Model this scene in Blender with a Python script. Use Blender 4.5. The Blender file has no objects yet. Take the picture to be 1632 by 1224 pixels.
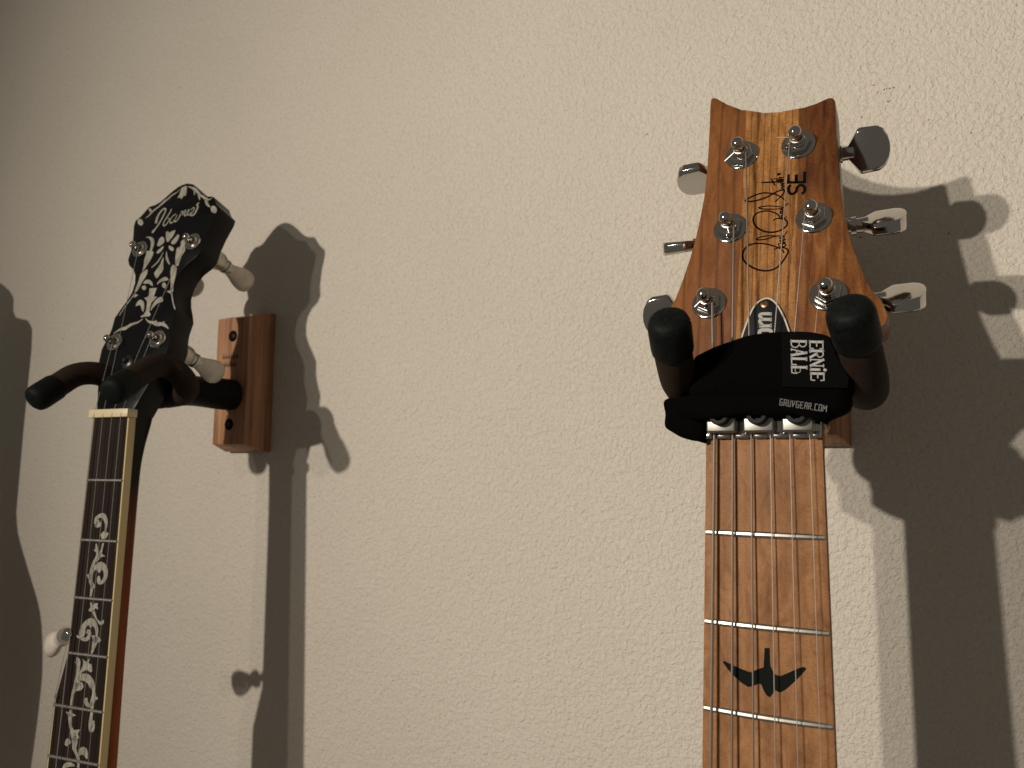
import bpy, bmesh, math, random
from mathutils import Vector, Matrix, geometry
random.seed(7)
SC = bpy.context.scene
K = 0.001                      # the script is written in millimetres
rad = math.radians

# ------------------------------------------------------------------ camera
CAM = Vector((51.835, -449.137, -11.046)); FPX = 1262.196
CM = (Matrix.Rotation(rad(26.888), 3, 'Z') @ Matrix.Rotation(rad(96.015), 3, 'X') @ Matrix.Rotation(rad(0.430), 3, 'Z'))
cd = bpy.data.cameras.new('camera'); cam = bpy.data.objects.new('camera', cd)
SC.collection.objects.link(cam)
cam.matrix_world = Matrix.Translation(CAM * K) @ CM.to_4x4()
cd.sensor_fit = 'HORIZONTAL'; cd.sensor_width = 36; cd.lens = FPX / 1632 * 36
cd.clip_start = 0.01; cd.clip_end = 30
cd.dof.use_dof = True; cd.dof.focus_distance = 0.345; cd.dof.aperture_fstop = 17
SC.camera = cam

# ------------------------------------------------------------------ light
w = bpy.data.worlds.new('World'); SC.world = w; w.use_nodes = True
bg = w.node_tree.nodes['Background']
bg.inputs[0].default_value = (1.0, 0.91, 0.78, 1); bg.inputs[1].default_value = 0.12

def lamp(name, loc, target, power, col, size=100):
    l = bpy.data.lights.new(name, 'SPOT'); l.energy = power; l.color = col
    l.spot_size = rad(size); l.spot_blend = 1.0; l.shadow_soft_size = 0.011
    o = bpy.data.objects.new(name, l); SC.collection.objects.link(o)
    o.location = Vector(loc) * K
    o.rotation_euler = (Vector(target) - Vector(loc)).to_track_quat('-Z', 'Y').to_euler()
lamp('lamp_bulb', (-561, -1130, 267), (91, 0, 20), 36.5, (1.0, .915, .81), 104)
lamp('lamp_bulb', (-456, -1156, 293), (2405, 0, -300), 38.5, (1.0, .915, .81), 140)

SC.view_settings.view_transform = 'Standard'; SC.view_settings.look = 'None'
SC.view_settings.gamma = 1; SC.view_settings.exposure = 0

# ------------------------------------------------------------------ materials
def mat(name, col, rough=.5, metal=0, spec=.5, coat=0):
    m = bpy.data.materials.new(name); m.use_nodes = True
    b = m.node_tree.nodes['Principled BSDF']
    b.inputs['Base Color'].default_value = (*col, 1); b.inputs['Roughness'].default_value = rough
    b.inputs['Metallic'].default_value = metal; b.inputs['Specular IOR Level'].default_value = spec
    b.inputs['Coat Weight'].default_value = coat; b.inputs['Coat Roughness'].default_value = .12
    return m
def nodes(m):
    nt = m.node_tree
    return nt, nt.nodes['Principled BSDF'], lambda t, **kw: _new(nt, t, kw)
def _new(nt, t, kw):
    n = nt.nodes.new(t)
    for k, v in kw.items():
        if hasattr(n, k): setattr(n, k, v)
        else: n.inputs[k.replace('_', ' ')].default_value = v
    return n
def coords(nt, new, scale, rot=(0, 0, 0), loc=(0, 0, 0)):
    tc = new('ShaderNodeTexCoord'); mp = new('ShaderNodeMapping')
    mp.inputs['Scale'].default_value = scale; mp.inputs['Rotation'].default_value = rot; mp.inputs['Location'].default_value = loc
    nt.links.new(tc.outputs['Object'], mp.inputs['Vector']); return mp.outputs[0]
def noise(nt, new, vec, scale=1, detail=3, rough=.5, dist=0):
    n = new('ShaderNodeTexNoise'); n.inputs['Scale'].default_value = scale; n.inputs['Detail'].default_value = detail
    n.inputs['Roughness'].default_value = rough; n.inputs['Distortion'].default_value = dist
    nt.links.new(vec, n.inputs['Vector']); return n.outputs[0]
def ramp(nt, new, fac, stops):
    r = new('ShaderNodeValToRGB'); e = r.color_ramp.elements
    while len(e) < len(stops): e.new(.5)
    for i, (p, c) in enumerate(stops):
        e[i].position = p; e[i].color = (*c, 1) if len(c) == 3 else c
    nt.links.new(fac, r.inputs[0]); return r.outputs[0]
def mul(nt, new, a, b, fac=1, mode='MULTIPLY'):
    n = new('ShaderNodeMix', data_type='RGBA', blend_type=mode); n.inputs[0].default_value = fac
    nt.links.new(a, n.inputs[6]); nt.links.new(b, n.inputs[7]); return n.outputs[2]
def bump(nt, new, h, b, dist, strength=1, prev=None):
    n = new('ShaderNodeBump'); n.inputs['Distance'].default_value = dist; n.inputs['Strength'].default_value = strength
    nt.links.new(h, n.inputs['Height'])
    if prev: nt.links.new(prev, n.inputs['Normal'])
    nt.links.new(n.outputs[0], b.inputs['Normal']); return n.outputs[0]

def wood(name, dark, mid, light, line=0.5, rough=.38, gx=1.0, loc=(0, 0, 0), coat=.25, period=3.2, wander=2.5, fleck=.25):
    """grain runs along local z; growth lines every few mm, fine cross flecks, broad figure"""
    m = mat(name, mid, rough, coat=coat); nt, b, new = nodes(m)
    v1 = coords(nt, new, (260 * gx, 260 * gx, 9), (0, rad(1.5), 0), loc)
    n1 = noise(nt, new, v1, 1, 4, .6, .6)
    c1 = ramp(nt, new, n1, [(.30, dark), (.5, mid), (.72, light)])
    v2 = coords(nt, new, (1, 1, .06), (0, rad(-.8), 0), loc)
    wv = new('ShaderNodeTexWave', wave_type='BANDS', bands_direction='X', wave_profile='SIN')
    wv.inputs['Scale'].default_value = .314 / (period * K); wv.inputs['Distortion'].default_value = wander
    wv.inputs['Detail'].default_value = 2; wv.inputs['Detail Scale'].default_value = .55
    nt.links.new(v2, wv.inputs['Vector'])
    c2 = ramp(nt, new, wv.outputs['Fac'], [(.0, (1 - line,) * 3), (.035, (1 - line * .6,) * 3), (.16, (1, 1, 1)), (1, (1, 1, 1))])
    v3 = coords(nt, new, (800, 800, 2300), (0, rad(4), 0), loc)
    n3 = noise(nt, new, v3, 1, 3, .6)
    c3 = ramp(nt, new, n3, [(.3, (1 - fleck,) * 3), (.5, (1.0,) * 3), (.72, (1 + fleck * .8,) * 3)])
    v4 = coords(nt, new, (60, 60, 30), (0, rad(12), 0), loc)
    n4 = noise(nt, new, v4, 1, 2, .5)
    c4 = ramp(nt, new, n4, [(.3, (.84, .82, .80)), (.7, (1.10, 1.10, 1.10))])
    c = mul(nt, new, mul(nt, new, mul(nt, new, c1, c2), c3), c4)
    nt.links.new(c, b.inputs['Base Color'])
    bump(nt, new, n3, b, .00005, .35)
    return m
def speckle(name, col, var, scale, rough, bmp=0, spec=.5, metal=0, coat=0):
    m = mat(name, col, rough, metal, spec, coat); nt, b, new = nodes(m)
    n = noise(nt, new, coords(nt, new, (scale,) * 3), 1, 4, .6)
    c = ramp(nt, new, n, [(.3, tuple(x * (1 - var) for x in col)), (.7, tuple(min(1, x * (1 + var)) for x in col))])
    nt.links.new(c, b.inputs['Base Color'])
    if bmp: bump(nt, new, n, b, bmp, 1)
    return m

def wall_material():
    m = mat('painted_plaster', (.62, .56, .47), .62, spec=.25); nt, b, new = nodes(m)
    v = coords(nt, new, (1, 1, 1))
    big = noise(nt, new, v, 5, 3, .5)
    dirt = noise(nt, new, v, 420, 2, .5)
    c = ramp(nt, new, big, [(.3, (.60, .545, .455)), (.7, (.645, .585, .495))])
    d = ramp(nt, new, dirt, [(0, (.7, .66, .6)), (.2, (.86, .85, .84)), (.3, (1, 1, 1))])
    c = mul(nt, new, c, d); nt.links.new(c, b.inputs['Base Color'])
    n1 = noise(nt, new, v, 380, 3, .6, .5)                   # sprayed orange-peel texture
    r1 = ramp(nt, new, n1, [(.28, (0, 0, 0)), (.72, (1, 1, 1))])
    n0 = noise(nt, new, v, 120, 2, .5, .3)
    n2 = noise(nt, new, v, 900, 3, .6, .4)
    p = bump(nt, new, n0, b, .0008, .8)
    p = bump(nt, new, r1, b, .00062, 1, p)
    bump(nt, new, n2, b, .00045, 1, p)
    return m

M = {}
M['wall'] = wall_material()
M['maple'] = wood('golden_laminated_maple', (.20, .080, .022), (.30, .132, .038), (.40, .20, .068), .5, gx=1.5, coat=.1, period=2.9, wander=1.6, fleck=.3)
M['mahog_l'] = wood('reddish_brown_wood', (.12, .041, .011), (.175, .064, .017), (.23, .088, .025), .38, coat=.1, period=6.5, wander=5, fleck=.16, loc=(3, 1, .4))
M['mahog_r'] = wood('warm_brown_wood', (.11, .037, .010), (.185, .069, .019), (.28, .12, .038), .3, coat=.1, period=7.5, wander=6, fleck=.22, loc=(7, 2, .9))
M['board'] = wood('roasted_maple_fretboard', (.22, .098, .038), (.265, .125, .050), (.32, .158, .067), .12, rough=.6, gx=.8, loc=(1, 5, 2), coat=0, period=11, wander=9, fleck=.2)
def mottle(m):
    nt, b, new = nodes(m); src = b.inputs['Base Color'].links[0].from_socket
    n = noise(nt, new, coords(nt, new, (190, 190, 90), (0, rad(35), 0)), 1, 5, .62, 1.2)
    nt.links.new(mul(nt, new, src, ramp(nt, new, n, [(.3, (.72, .66, .62)), (.5, (1, 1, 1)), (.72, (1.22, 1.25, 1.25))])), b.inputs['Base Color'])
mottle(M['board'])
M['rosewood_spec'] = None
M['neckside'] = wood('dark_roasted_neck', (.05, .02, .010), (.09, .038, .018), (.13, .06, .028), .3)
M['oak'] = wood('oiled_oak_block', (.24, .105, .048), (.41, .195, .095), (.52, .28, .145), .3, rough=.6, period=4, fleck=.15, loc=(2, 3, 4), coat=0)
M['chrome'] = mat('chrome', (.50, .485, .46), .09, 1)
M['darkchrome'] = mat('smoked_chrome', (.42, .40, .38), .14, 1)
M['nickel'] = speckle('worn_nickel', (.40, .375, .33), .15, 300, .40, metal=1)
M['pad'] = speckle('satin_clamp_metal', (.30, .285, .25), .12, 300, .34, metal=1)
M['brightmetal'] = mat('polished_bushing', (.60, .575, .53), .16, 1)
M['string'] = mat('steel_string', (.70, .66, .60), .42, 1)
M['wound'] = mat('wound_string', (.40, .36, .31), .45, 1)
M['black'] = mat('gloss_black_lacquer', (.0025, .0025, .0025), .33, spec=.16)
M['blackp'] = mat('black_plastic', (.006, .006, .006), .35)
M['hole'] = mat('dark_hole', (.004, .003, .002), .9, spec=.1)
M['ink'] = mat('black_ink', (.004, .003, .003), .8, spec=.05)
M['inlayblack'] = mat('black_inlay', (.006, .007, .006), .8, spec=.08)
M['foam'] = speckle('brown_foam_rubber', (.022, .013, .008), .15, 900, .8, .00005, spec=.25)
M['cap'] = speckle('black_rubber_cap', (.0034, .0042, .0038), .7, 620, .62, .00015, spec=.25)
M['fabric'] = speckle('black_fabric', (.0018, .0017, .0017), .4, 1500, .95, .0002, spec=.03)
M['label'] = speckle('black_woven_label', (.0025, .0025, .0025), .3, 2500, .9, .00005, spec=.05)
M['print'] = mat('white_print', (  .36, .35, .32), .7, spec=.2)
M['print2'] = mat('grey_print', (.15, .145, .135), .7, spec=.2)
M['pearl'] = speckle('mother_of_pearl', (.30, .28, .225), .28, 190, .35, coat=.3)
M['pearlbtn'] = speckle('pearloid_button', (.52, .46, .39), .18, 120, .35, coat=.2)
M['bone'] = mat('cream_nut', (.60, .50, .32), .4)
M['binding'] = mat('aged_cream_binding', (.52, .41, .21), .4, spec=.4)
M['rosewood'] = wood('dark_rosewood', (.009, .005, .004), (.018, .011, .008), (.028, .018, .013), .5, rough=.7, loc=(4, 4, 1), coat=0)
M['redneck'] = wood('reddish_mahogany_neck', (.05, .010, .003), (.12, .028, .007), (.19, .05, .014), .3, rough=.3)
M['banjoneck'] = wood('sunburst_mahogany_neck', (.10, .018, .004), (.19, .040, .008), (.28, .065, .014), .3, rough=.35, coat=.05)
def sunburst(m, z0, z1):
    nt, b, new = nodes(m); tc = new('ShaderNodeTexCoord'); sp = new('ShaderNodeSeparateXYZ'); nt.links.new(tc.outputs['Object'], sp.inputs[0])
    mr = new('ShaderNodeMapRange'); mr.inputs['From Min'].default_value = z0 * K; mr.inputs['From Max'].default_value = z1 * K; nt.links.new(sp.outputs['Z'], mr.inputs['Value'])
    src = b.inputs['Base Color'].links[0].from_socket
    mx = new('ShaderNodeMix', data_type='RGBA'); nt.links.new(mr.outputs[0], mx.inputs[0]); nt.links.new(src, mx.inputs[6]); mx.inputs[7].default_value = (.004, .0035, .003, 1)
    nt.links.new(mx.outputs[2], b.inputs['Base Color'])
sunburst(M['banjoneck'], -85, -38)
del M['rosewood_spec']
def painted_chatoyance(m, z0, z1, f):                              # chatoyant sheen of the figure painted into the colour, darker towards one end
    nt, b, new = nodes(m); tc = new('ShaderNodeTexCoord'); sp = new('ShaderNodeSeparateXYZ'); nt.links.new(tc.outputs['Object'], sp.inputs[0])
    nz = noise(nt, new, coords(nt, new, (70, 70, 25)), 1, 2, .5); ad = new('ShaderNodeMath', operation='MULTIPLY_ADD'); nt.links.new(nz, ad.inputs[0]); ad.inputs[1].default_value = .03; nt.links.new(sp.outputs['Z'], ad.inputs[2])
    mr = new('ShaderNodeMapRange'); mr.interpolation_type = 'SMOOTHSTEP'; mr.inputs['From Min'].default_value = z0 * K; mr.inputs['From Max'].default_value = z1 * K; nt.links.new(ad.outputs[0], mr.inputs['Value'])
    c = ramp(nt, new, mr.outputs[0], [(0, (1, 1, 1)), (1, f)]); src = b.inputs['Base Color'].links[0].from_socket
    nt.links.new(mul(nt, new, src, c), b.inputs['Base Color'])
painted_chatoyance(M['mahog_r'], 85, 145, (.55, .48, .42))
for k_ in ('board', 'maple', 'mahog_l', 'mahog_r', 'rosewood', 'banjoneck', 'foam', 'cap'):
    M[k_].node_tree.nodes['Principled BSDF'].inputs['Specular IOR Level'].default_value = {'rosewood': .12, 'banjoneck': .1, 'foam': .12, 'board': .2, 'maple': .3, 'mahog_l': .3, 'mahog_r': .3, 'cap': .12}[k_]
M['white'] = mat('white_plastic', (.5, .48, .42), .4)

# ------------------------------------------------------------------ frames
def frame(O, twist, tilt, roll):
    return Matrix.Translation(Vector(O)) @ (Matrix.Rotation(rad(twist), 4, 'Z') @ Matrix.Rotation(rad(tilt), 4, 'X') @ Matrix.Rotation(rad(roll), 4, 'Y'))
F = {'g': frame((0, -135.557, 0), -1.723, -2.688, .147),
     'b': frame((-382.092, -130.948, 17.011), 4.810, -2.748, -.328)}
def plane(k, tilt=0, z0=0, y0=0):
    """a flat face of thing k: (u right, y inwards, v up) in the thing's own space"""
    return k, Matrix.Translation((0, y0, z0)) @ Matrix.Rotation(rad(-tilt), 4, 'X')
def on(pl, px, py, dy=0):
    """where the sight line through a photo pixel meets that face -> (u, v)"""
    k, P = pl; A = (F[k] @ P).inverted()
    d = CM @ Vector(((px - 816) / FPX, (612 - py) / FPX, -1))
    c = A @ CAM; r = A.to_3x3() @ d; t = (dy - c.y) / r.y; q = c + r * t
    return (q.x, q.z)
GH = plane('g', 12.221, 14, 3); GB = plane('g'); BH = plane('b', 14, 4, 2); BB = plane('b')

# ------------------------------------------------------------------ mesh helpers
class MB:
    def __init__(s, X=None): s.v = []; s.f = []; s.X = X or Matrix.Identity(4)
    def add(s, vs, fs):
        n = len(s.v); s.v += [s.X @ Vector(q) for q in vs]; s.f += [tuple(i + n for i in f) for f in fs]; return s
    def tube(s, path, r, seg=10, cap=True, flat=1.0):
        P = [Vector(p) for p in path]; R = r if isinstance(r, (list, tuple)) else [r] * len(P)
        vs = []; prev = None
        for i, p in enumerate(P):
            t = (P[min(i + 1, len(P) - 1)] - P[max(i - 1, 0)]).normalized()
            if prev is None: a = t.orthogonal().normalized()
            else: a = (prev - t * prev.dot(t)).normalized()
            prev = a; b = t.cross(a)
            vs += [p + (a * math.cos(2 * math.pi * j / seg) + b * flat * math.sin(2 * math.pi * j / seg)) * R[i] for j in range(seg)]
        fs = [(i * seg + j, i * seg + (j + 1) % seg, (i + 1) * seg + (j + 1) % seg, (i + 1) * seg + j) for i in range(len(P) - 1) for j in range(seg)]
        if cap: fs += [tuple(range(seg))[::-1], tuple((len(P) - 1) * seg + j for j in range(seg))]
        return s.add(vs, fs)
    def lathe(s, o, ax, prof, seg=24, up=None, squash=1.0):
        """profile [(radius, height along axis)]"""
        o = Vector(o); t = Vector(ax).normalized(); a = (Vector(up) - t * Vector(up).dot(t)).normalized() if up else t.orthogonal().normalized(); b = t.cross(a)
        vs = [o + t * h + (a * math.cos(2 * math.pi * j / seg) + b * squash * math.sin(2 * math.pi * j / seg)) * r for r, h in prof for j in range(seg)]
        n = len(prof)
        fs = [(i * seg + j, i * seg + (j + 1) % seg, (i + 1) * seg + (j + 1) % seg, (i + 1) * seg + j) for i in range(n - 1) for j in range(seg)]
        fs += [tuple(range(seg))[::-1], tuple((n - 1) * seg + j for j in range(seg))]
        return s.add(vs, fs)
    def box(s, x0, x1, y0, y1, z0, z1):
        return s.add([(x, y, z) for x in (x0, x1) for y in (y0, y1) for z in (z0, z1)],
                     [(0, 1, 3, 2), (4, 6, 7, 5), (0, 4, 5, 1), (2, 3, 7, 6), (0, 2, 6, 4), (1, 5, 7, 3)])
    def poly(s, uv, y0, y1):
        """prism from a (u,v) outline, front at y0, back at y1"""
        n = len(uv); tri = geometry.tessellate_polygon([[Vector((u, v, 0)) for u, v in uv]])
        vs = [(u, y0, v) for u, v in uv] + [(u, y1, v) for u, v in uv]
        fs = [tuple(t) for t in tri] + [tuple(i + n for i in t)[::-1] for t in tri]
        fs += [(i, (i + 1) % n, (i + 1) % n + n, i + n) for i in range(n)]
        return s.add(vs, fs)
    def ribbon(s, pts, y0, y1):
        """pts (u,v,width): smooth stroke lying in the face"""
        L = []; R = []; n = len(pts)
        for i, (u, v, w_) in enumerate(pts):
            a = pts[max(i - 1, 0)]; b = pts[min(i + 1, n - 1)]
            dx, dz = b[0] - a[0], b[1] - a[1]; l = math.hypot(dx, dz) or 1
            nx, nz = -dz / l * w_ / 2, dx / l * w_ / 2
            L.append((u + nx, v + nz)); R.append((u - nx, v - nz))
        vs = [(u, y0, v) for u, v in L] + [(u, y0, v) for u, v in R] + [(u, y1, v) for u, v in L] + [(u, y1, v) for u, v in R]
        fs = []
        for i in range(n - 1):
            fs += [(i, i + 1, n + i + 1, n + i), (2 * n + i, 2 * n + i + 1, i + 1, i), (n + i, n + i + 1, 3 * n + i + 1, 3 * n + i)]
        fs += [(0, n, 3 * n, 2 * n), (n - 1, 3 * n - 1, 4 * n - 1, 2 * n - 1)]
        return s.add(vs, fs)
    def build(s, name, m, parent=None, smooth=35, bevel=0, seg=2, pick=None):
        bm = bmesh.new()
        bv = [bm.verts.new(q * K) for q in s.v]
        for f in s.f:
            try: bm.faces.new([bv[i] for i in f])
            except ValueError: pass
        bmesh.ops.remove_doubles(bm, verts=bm.verts, dist=1e-7)
        bmesh.ops.recalc_face_normals(bm, faces=bm.faces)
        if bevel:
            es = [e for e in bm.edges if len(e.link_faces) == 2 and e.calc_face_angle() > rad(30) and (pick is None or pick(e))]
            bmesh.ops.bevel(bm, geom=es, offset=bevel * K, segments=seg, profile=.5, affect='EDGES', clamp_overlap=True)
        me = bpy.data.meshes.new(name); bm.to_mesh(me); bm.free()
        if smooth:
            for p in me.polygons: p.use_smooth = True
            me.set_sharp_from_angle(angle=rad(smooth))
        me.materials.append(m)
        o = bpy.data.objects.new(name, me); SC.collection.objects.link(o)
        if parent: o.parent = parent
        return o
def smoothpath(pts, n=6, closed=False):
    """Catmull-Rom through pts (tuples of any length)"""
    out = []; N = len(pts); rng = range(N if closed else N - 1)
    for i in rng:
        g = (lambda j: pts[j % N]) if closed else (lambda j: pts[max(0, min(N - 1, j))])
        p0, p1, p2, p3 = g(i - 1), g(i), g(i + 1), g(i + 2)
        for k in range(n):
            t = k / n
            out.append(tuple(.5 * (2 * b + (c - a) * t + (2 * a - 5 * b + 4 * c - d) * t * t + (3 * b - a - 3 * c + d) * t ** 3) for a, b, c, d in zip(p0, p1, p2, p3)))
    if not closed: out.append(tuple(pts[-1]))
    return out
def thing(name, label, cat, X, group=None):
    o = bpy.data.objects.new(name, None); SC.collection.objects.link(o)
    o.empty_display_size = .01
    T = X.to_translation() * K; R = X.to_3x3().to_4x4()
    o.matrix_world = Matrix.Translation(T) @ R
    o['label'] = label; o['category'] = cat
    if group: o['group'] = group
    return o
def Z(org, sc): return lambda p: (p[0] / sc + org[0], p[1] / sc + org[1])      # note pixel -> photo pixel
def trace(pl, zf, pts, n=0, closed=False, dy=0):
    """points noted on the photo -> (u,v[,w]) on a face; n>0 smooths"""
    out = []
    for p in pts:
        q = on(pl, *zf(p), dy); out.append((*q, *p[2:]))
    return smoothpath(out, n, closed) if n else out

# ------------------------------------------------------------------ wall
m = MB().add([(-2200, 0, -1500), (1500, 0, -1500), (1500, 0, 1700), (-2200, 0, 1700)], [(0, 1, 2, 3)])
wall = m.build('wall', M['wall'], smooth=0); wall['kind'] = 'structure'
def hitw(px, py, Y=0.):
    d = CM @ Vector(((px - 816) / FPX, (612 - py) / FPX, -1)); t = (Y - CAM.y) / d.y; return CAM + d * t
spots = MB()
for px, py, r in [(1032, 214, .55), (1029, 216, .3), (1399, 147, .35), (1404, 149, .3), (1409, 143, .4), (1413, 141, .35), (1418, 141, .45), (1424, 140, .45),
                  (1450, 138, .4), (1415, 162, .5), (1418, 161, .3), (1373, 187, .4), (1392, 136, .4), (1382, 235, .3), (1548, 212, .3), (1480, 191, .35), (1372, 378, .5), (1512, 372, .45),
                  (318, 545, .3), (100, 540, .5), (900, 395, .25)]:
    c = hitw(px, py); k = 7; a0 = random.random() * 6
    ring = [(c.x + r * random.uniform(.6, 1.2) * math.cos(a0 + 6.283 * j / k), -.28, c.z + r * random.uniform(.6, 1.2) * math.sin(a0 + 6.283 * j / k)) for j in range(k)]
    spots.add(ring + [(c.x, -.45, c.z)] + [(x, .1, z) for x, _, z in ring], [(j, (j + 1) % k, k) for j in range(k)] + [(j, (j + 1) % k, k + 1 + (j + 1) % k, k + 1 + j) for j in range(k)])
o = spots.build('wall_speck', mat('brown_speck', (.17, .10, .05), .8), wall); o['kind'] = 'stuff'

# ------------------------------------------------------------------ guitar hangers
def rects(w_, h, y): return [(-w_, y, -h), (w_, y, -h), (w_, y, h), (-w_, y, h)]
def hanger(x, zc, label, stem, arms):
    t = thing('guitar_hanger', label, 'wall hanger', Matrix.Translation((x, 0, zc)), 'guitar hangers screwed to the wall')
    W, H = 15.9, 47.1
    prof = [(5.1, -.05), (5.1, -4.8), (0, -22)]
    m = MB(); n = len(prof)
    for e, y in prof: m.add(rects(W + e, H + e, y), [])
    m.f = [(i * 4 + j, i * 4 + (j + 1) % 4, (i + 1) * 4 + (j + 1) % 4, (i + 1) * 4 + j) for i in range(n - 1) for j in range(4)] + [(0, 1, 2, 3), tuple((n - 1) * 4 + j for j in range(4))]
    bl = m.build('wooden_block', M['oak'], t, smooth=25, bevel=.5)
    for dz in (33.5, -32.5):
        h = MB().lathe((0, -21.5, dz), (0, -1, 0), [(4.3, 0), (4.3, .56), (3.7, .62)], 20).build('screw_recess', M['hole'], bl)
        MB().lathe((0, -22.1, dz), (0, -1, 0), [(2.2, 0), (2.0, .4), (1.2, .6)], 14).build('screw', mat('blackened_screw', (.03, .027, .025), .4, 1), bl)
    # burnt-in maker's mark: two short lines of small script
    e = MB()
    for row, zz in enumerate((16.5, 10.5)):
        xx = -9.5 + row
        for ch in ('String', 'Swing')[row]:
            e.ribbon([(xx, zz, .5), (xx + .8, zz + 4.2, .9), (xx + 1.1, zz + .2, .9), (xx + 1.9, zz + 2.2, .5), (xx + 2.2, zz, .4)], -22.06, -21.8); xx += 2.75
    e.build('burnt_mark', mat('scorched_wood', (.05, .02, .01), .8), bl)
    L = lambda p: (p[0] - x, p[1], p[2] - zc)
    m = MB().lathe(L((stem[0][0], -22, stem[0][2])), (0, -1, 0), [(9, 0), (11.3, 1.5), (11.5, 5), (11.3, 18), (10.8, 26)], 28)
    m.tube([L(p) for p in smoothpath([(stem[0][0], -44, stem[0][2])] + stem[1:], 5)], [11 - .15 * i for i in range(5 * (len(stem) - 1) + 1)], 24)
    m.build('stem', M['cap'], t)
    yk = None
    for a in arms:
        P = smoothpath([L(p) for p in a['path']], 7)
        o = MB().tube(P, 7.3, 22).build('padded_arm', M['foam'], t)
        q = Vector(P[-1]); d = (q - Vector(P[-3])).normalized()
        s0 = q - d * 5
        MB().lathe(s0, d, [(7.5, -2.5), (7.9, -1.5), (8.1, 0), (8.15, 9), (8.0, 11.5), (7.2, 13.8), (5.8, 14.9), (3.5, 15.3), (.3, 15.5)], 28).build('end_cap', M['cap'], o)
    return t
hanger(2.0, 53.5, 'hanger mostly hidden by the guitar, its two black end caps flanking the strap',
       [(.9, -23, 42.6), (.8, -70, 43.3), (1.9, -98, 39.3)],
       [dict(path=[(4, -97, 37.3), (18.2, -98, 31.8), (30.2, -106, 23.4), (36.4, -118, 19), (37.5, -134, 22.3), (36.6, -148.5, 29.8), (35.3, -159, 37.4)]),
        dict(path=[(4, -97, 37.3), (-11.9, -98, 30.8), (-23, -106, 23.7), (-29.4, -118, 19.9), (-31.3, -134, 23), (-29.6, -149.5, 30.4), (-28, -160, 38)])])
hanger(-398.8, 51.5, 'oak block hanger behind the banjo neck, its whole block in view on the wall',
       [(-396.2, -23, 40.6), (-388.9, -70, 39.4), (-376.4, -96, 34.7)],
       [dict(path=[(-374, -97, 33), (-360, -98.5, 33.5), (-350.5, -103, 37.5), (-349.5, -109.5, 44), (-353, -115.5, 48.5), (-354, -124, 48.2), (-352.3, -134, 43), (-349.8, -143.5, 37.2), (-348, -150.5, 33.2)]),
        dict(path=[(-374.5, -97, 32.8), (-386.4, -97.8, 32.5), (-398.1, -104.2, 37.6), (-404.2, -113.8, 43.2), (-408.3, -125, 46.1), (-411.5, -135.4, 44), (-413.3, -144.2, 37.5), (-413.8, -151.5, 32)])])

# ------------------------------------------------------------------ shared neck shape
def neck_loft(stations, seg=16):
    """stations: (z, half width, y where the side starts, back depth, side straight depth)"""
    m = MB(); n = seg + 1
    for z, hwl, hwr, y0, y1, yb in stations:
        cx = (hwr - hwl) / 2; hw = (hwl + hwr) / 2
        row = [(cx - hw, y0, z)] + [(cx - hw * math.cos(math.pi * j / seg), y1 + (yb - y1) * math.sin(math.pi * j / seg) ** .8, z) for j in range(n)] + [(cx + hw, y0, z)]
        m.v += [Vector(r) for r in row]
    k = n + 2
    m.f = [(i * k + j, i * k + (j + 1) % k, (i + 1) * k + (j + 1) % k, (i + 1) * k + j) for i in range(len(stations) - 1) for j in range(k)]
    m.f += [tuple(range(k)), tuple((len(stations) - 1) * k + j for j in range(k))]
    return m
def fretpos(s, n): return s * (1 - 2 ** (-n / 12))

# ================================================================== the guitar
G = thing('electric_guitar', 'electric guitar with natural laminated wood headstock and six chrome tuners, black strap over its nut', 'guitar', F['g'])
HX = GH[1]
zA = Z((1000, 130), 3.264)
top = trace(GH, zA, [(434, 90), (448, 82), (466, 87), (520, 117), (600, 147), (700, 161), (800, 156), (900, 139), (980, 113), (1045, 84), (1066, 82), (1079, 95)])
right = trace(GH, zA, [(1084, 180), (1088, 300), (1097, 420), (1108, 540), (1124, 660), (1146, 770), (1180, 880), (1222, 985), (1275, 1090)])
left = trace(GH, zA, [(250, 1125), (283, 1040), (322, 925), (352, 820), (378, 705), (398, 600), (412, 470), (421, 340), (427, 220), (430, 120)])
lower = [(42.4, 41), (44.9, 33.8), (43.6, 30.5), (37, 26), (31, 19), (26, 9), (23.5, 0), (22, -6), (-22, -6), (-23.5, 0), (-26, 9), (-31, 19), (-37, 26), (-43.6, 30.5), (-44.9, 33.8), (-42.4, 41)]
outline = top + right + lower + left
def clip(poly, c, sgn):
    out = []
    for i, a in enumerate(poly):
        b = poly[(i + 1) % len(poly)]; da = (a[0] - c) * sgn; db = (b[0] - c) * sgn
        if da >= 0: out.append(a)
        if (da > 0) != (db > 0) and abs(da - db) > 1e-9:
            t = da / (da - db); out.append((a[0] + (b[0] - a[0]) * t, a[1] + (b[1] - a[1]) * t))
    return out
S = 11.5
def inside(e):
    P = [HX.inverted() @ (v.co / K) for v in e.verts]
    if any(abs(abs(p.x) - S) < .02 for p in P): return False
    return abs(P[0].y - P[1].y) < .1
for nm, pg, mm in [('headstock_ply', clip(outline, -S, -1), 'mahog_l'), ('headstock_ply', clip(clip(outline, -S, 1), S, -1), 'maple'), ('headstock_ply', clip(outline, S, 1), 'mahog_r')]:
    o = MB(HX).poly(pg, 0, 14.5).build(nm, M[mm], G, smooth=40, bevel=.55, pick=inside)
    o['label'] = {'mahog_l': 'reddish brown left ply', 'maple': 'golden straight-grained middle ply', 'mahog_r': 'warm brown right ply'}[mm]
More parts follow.
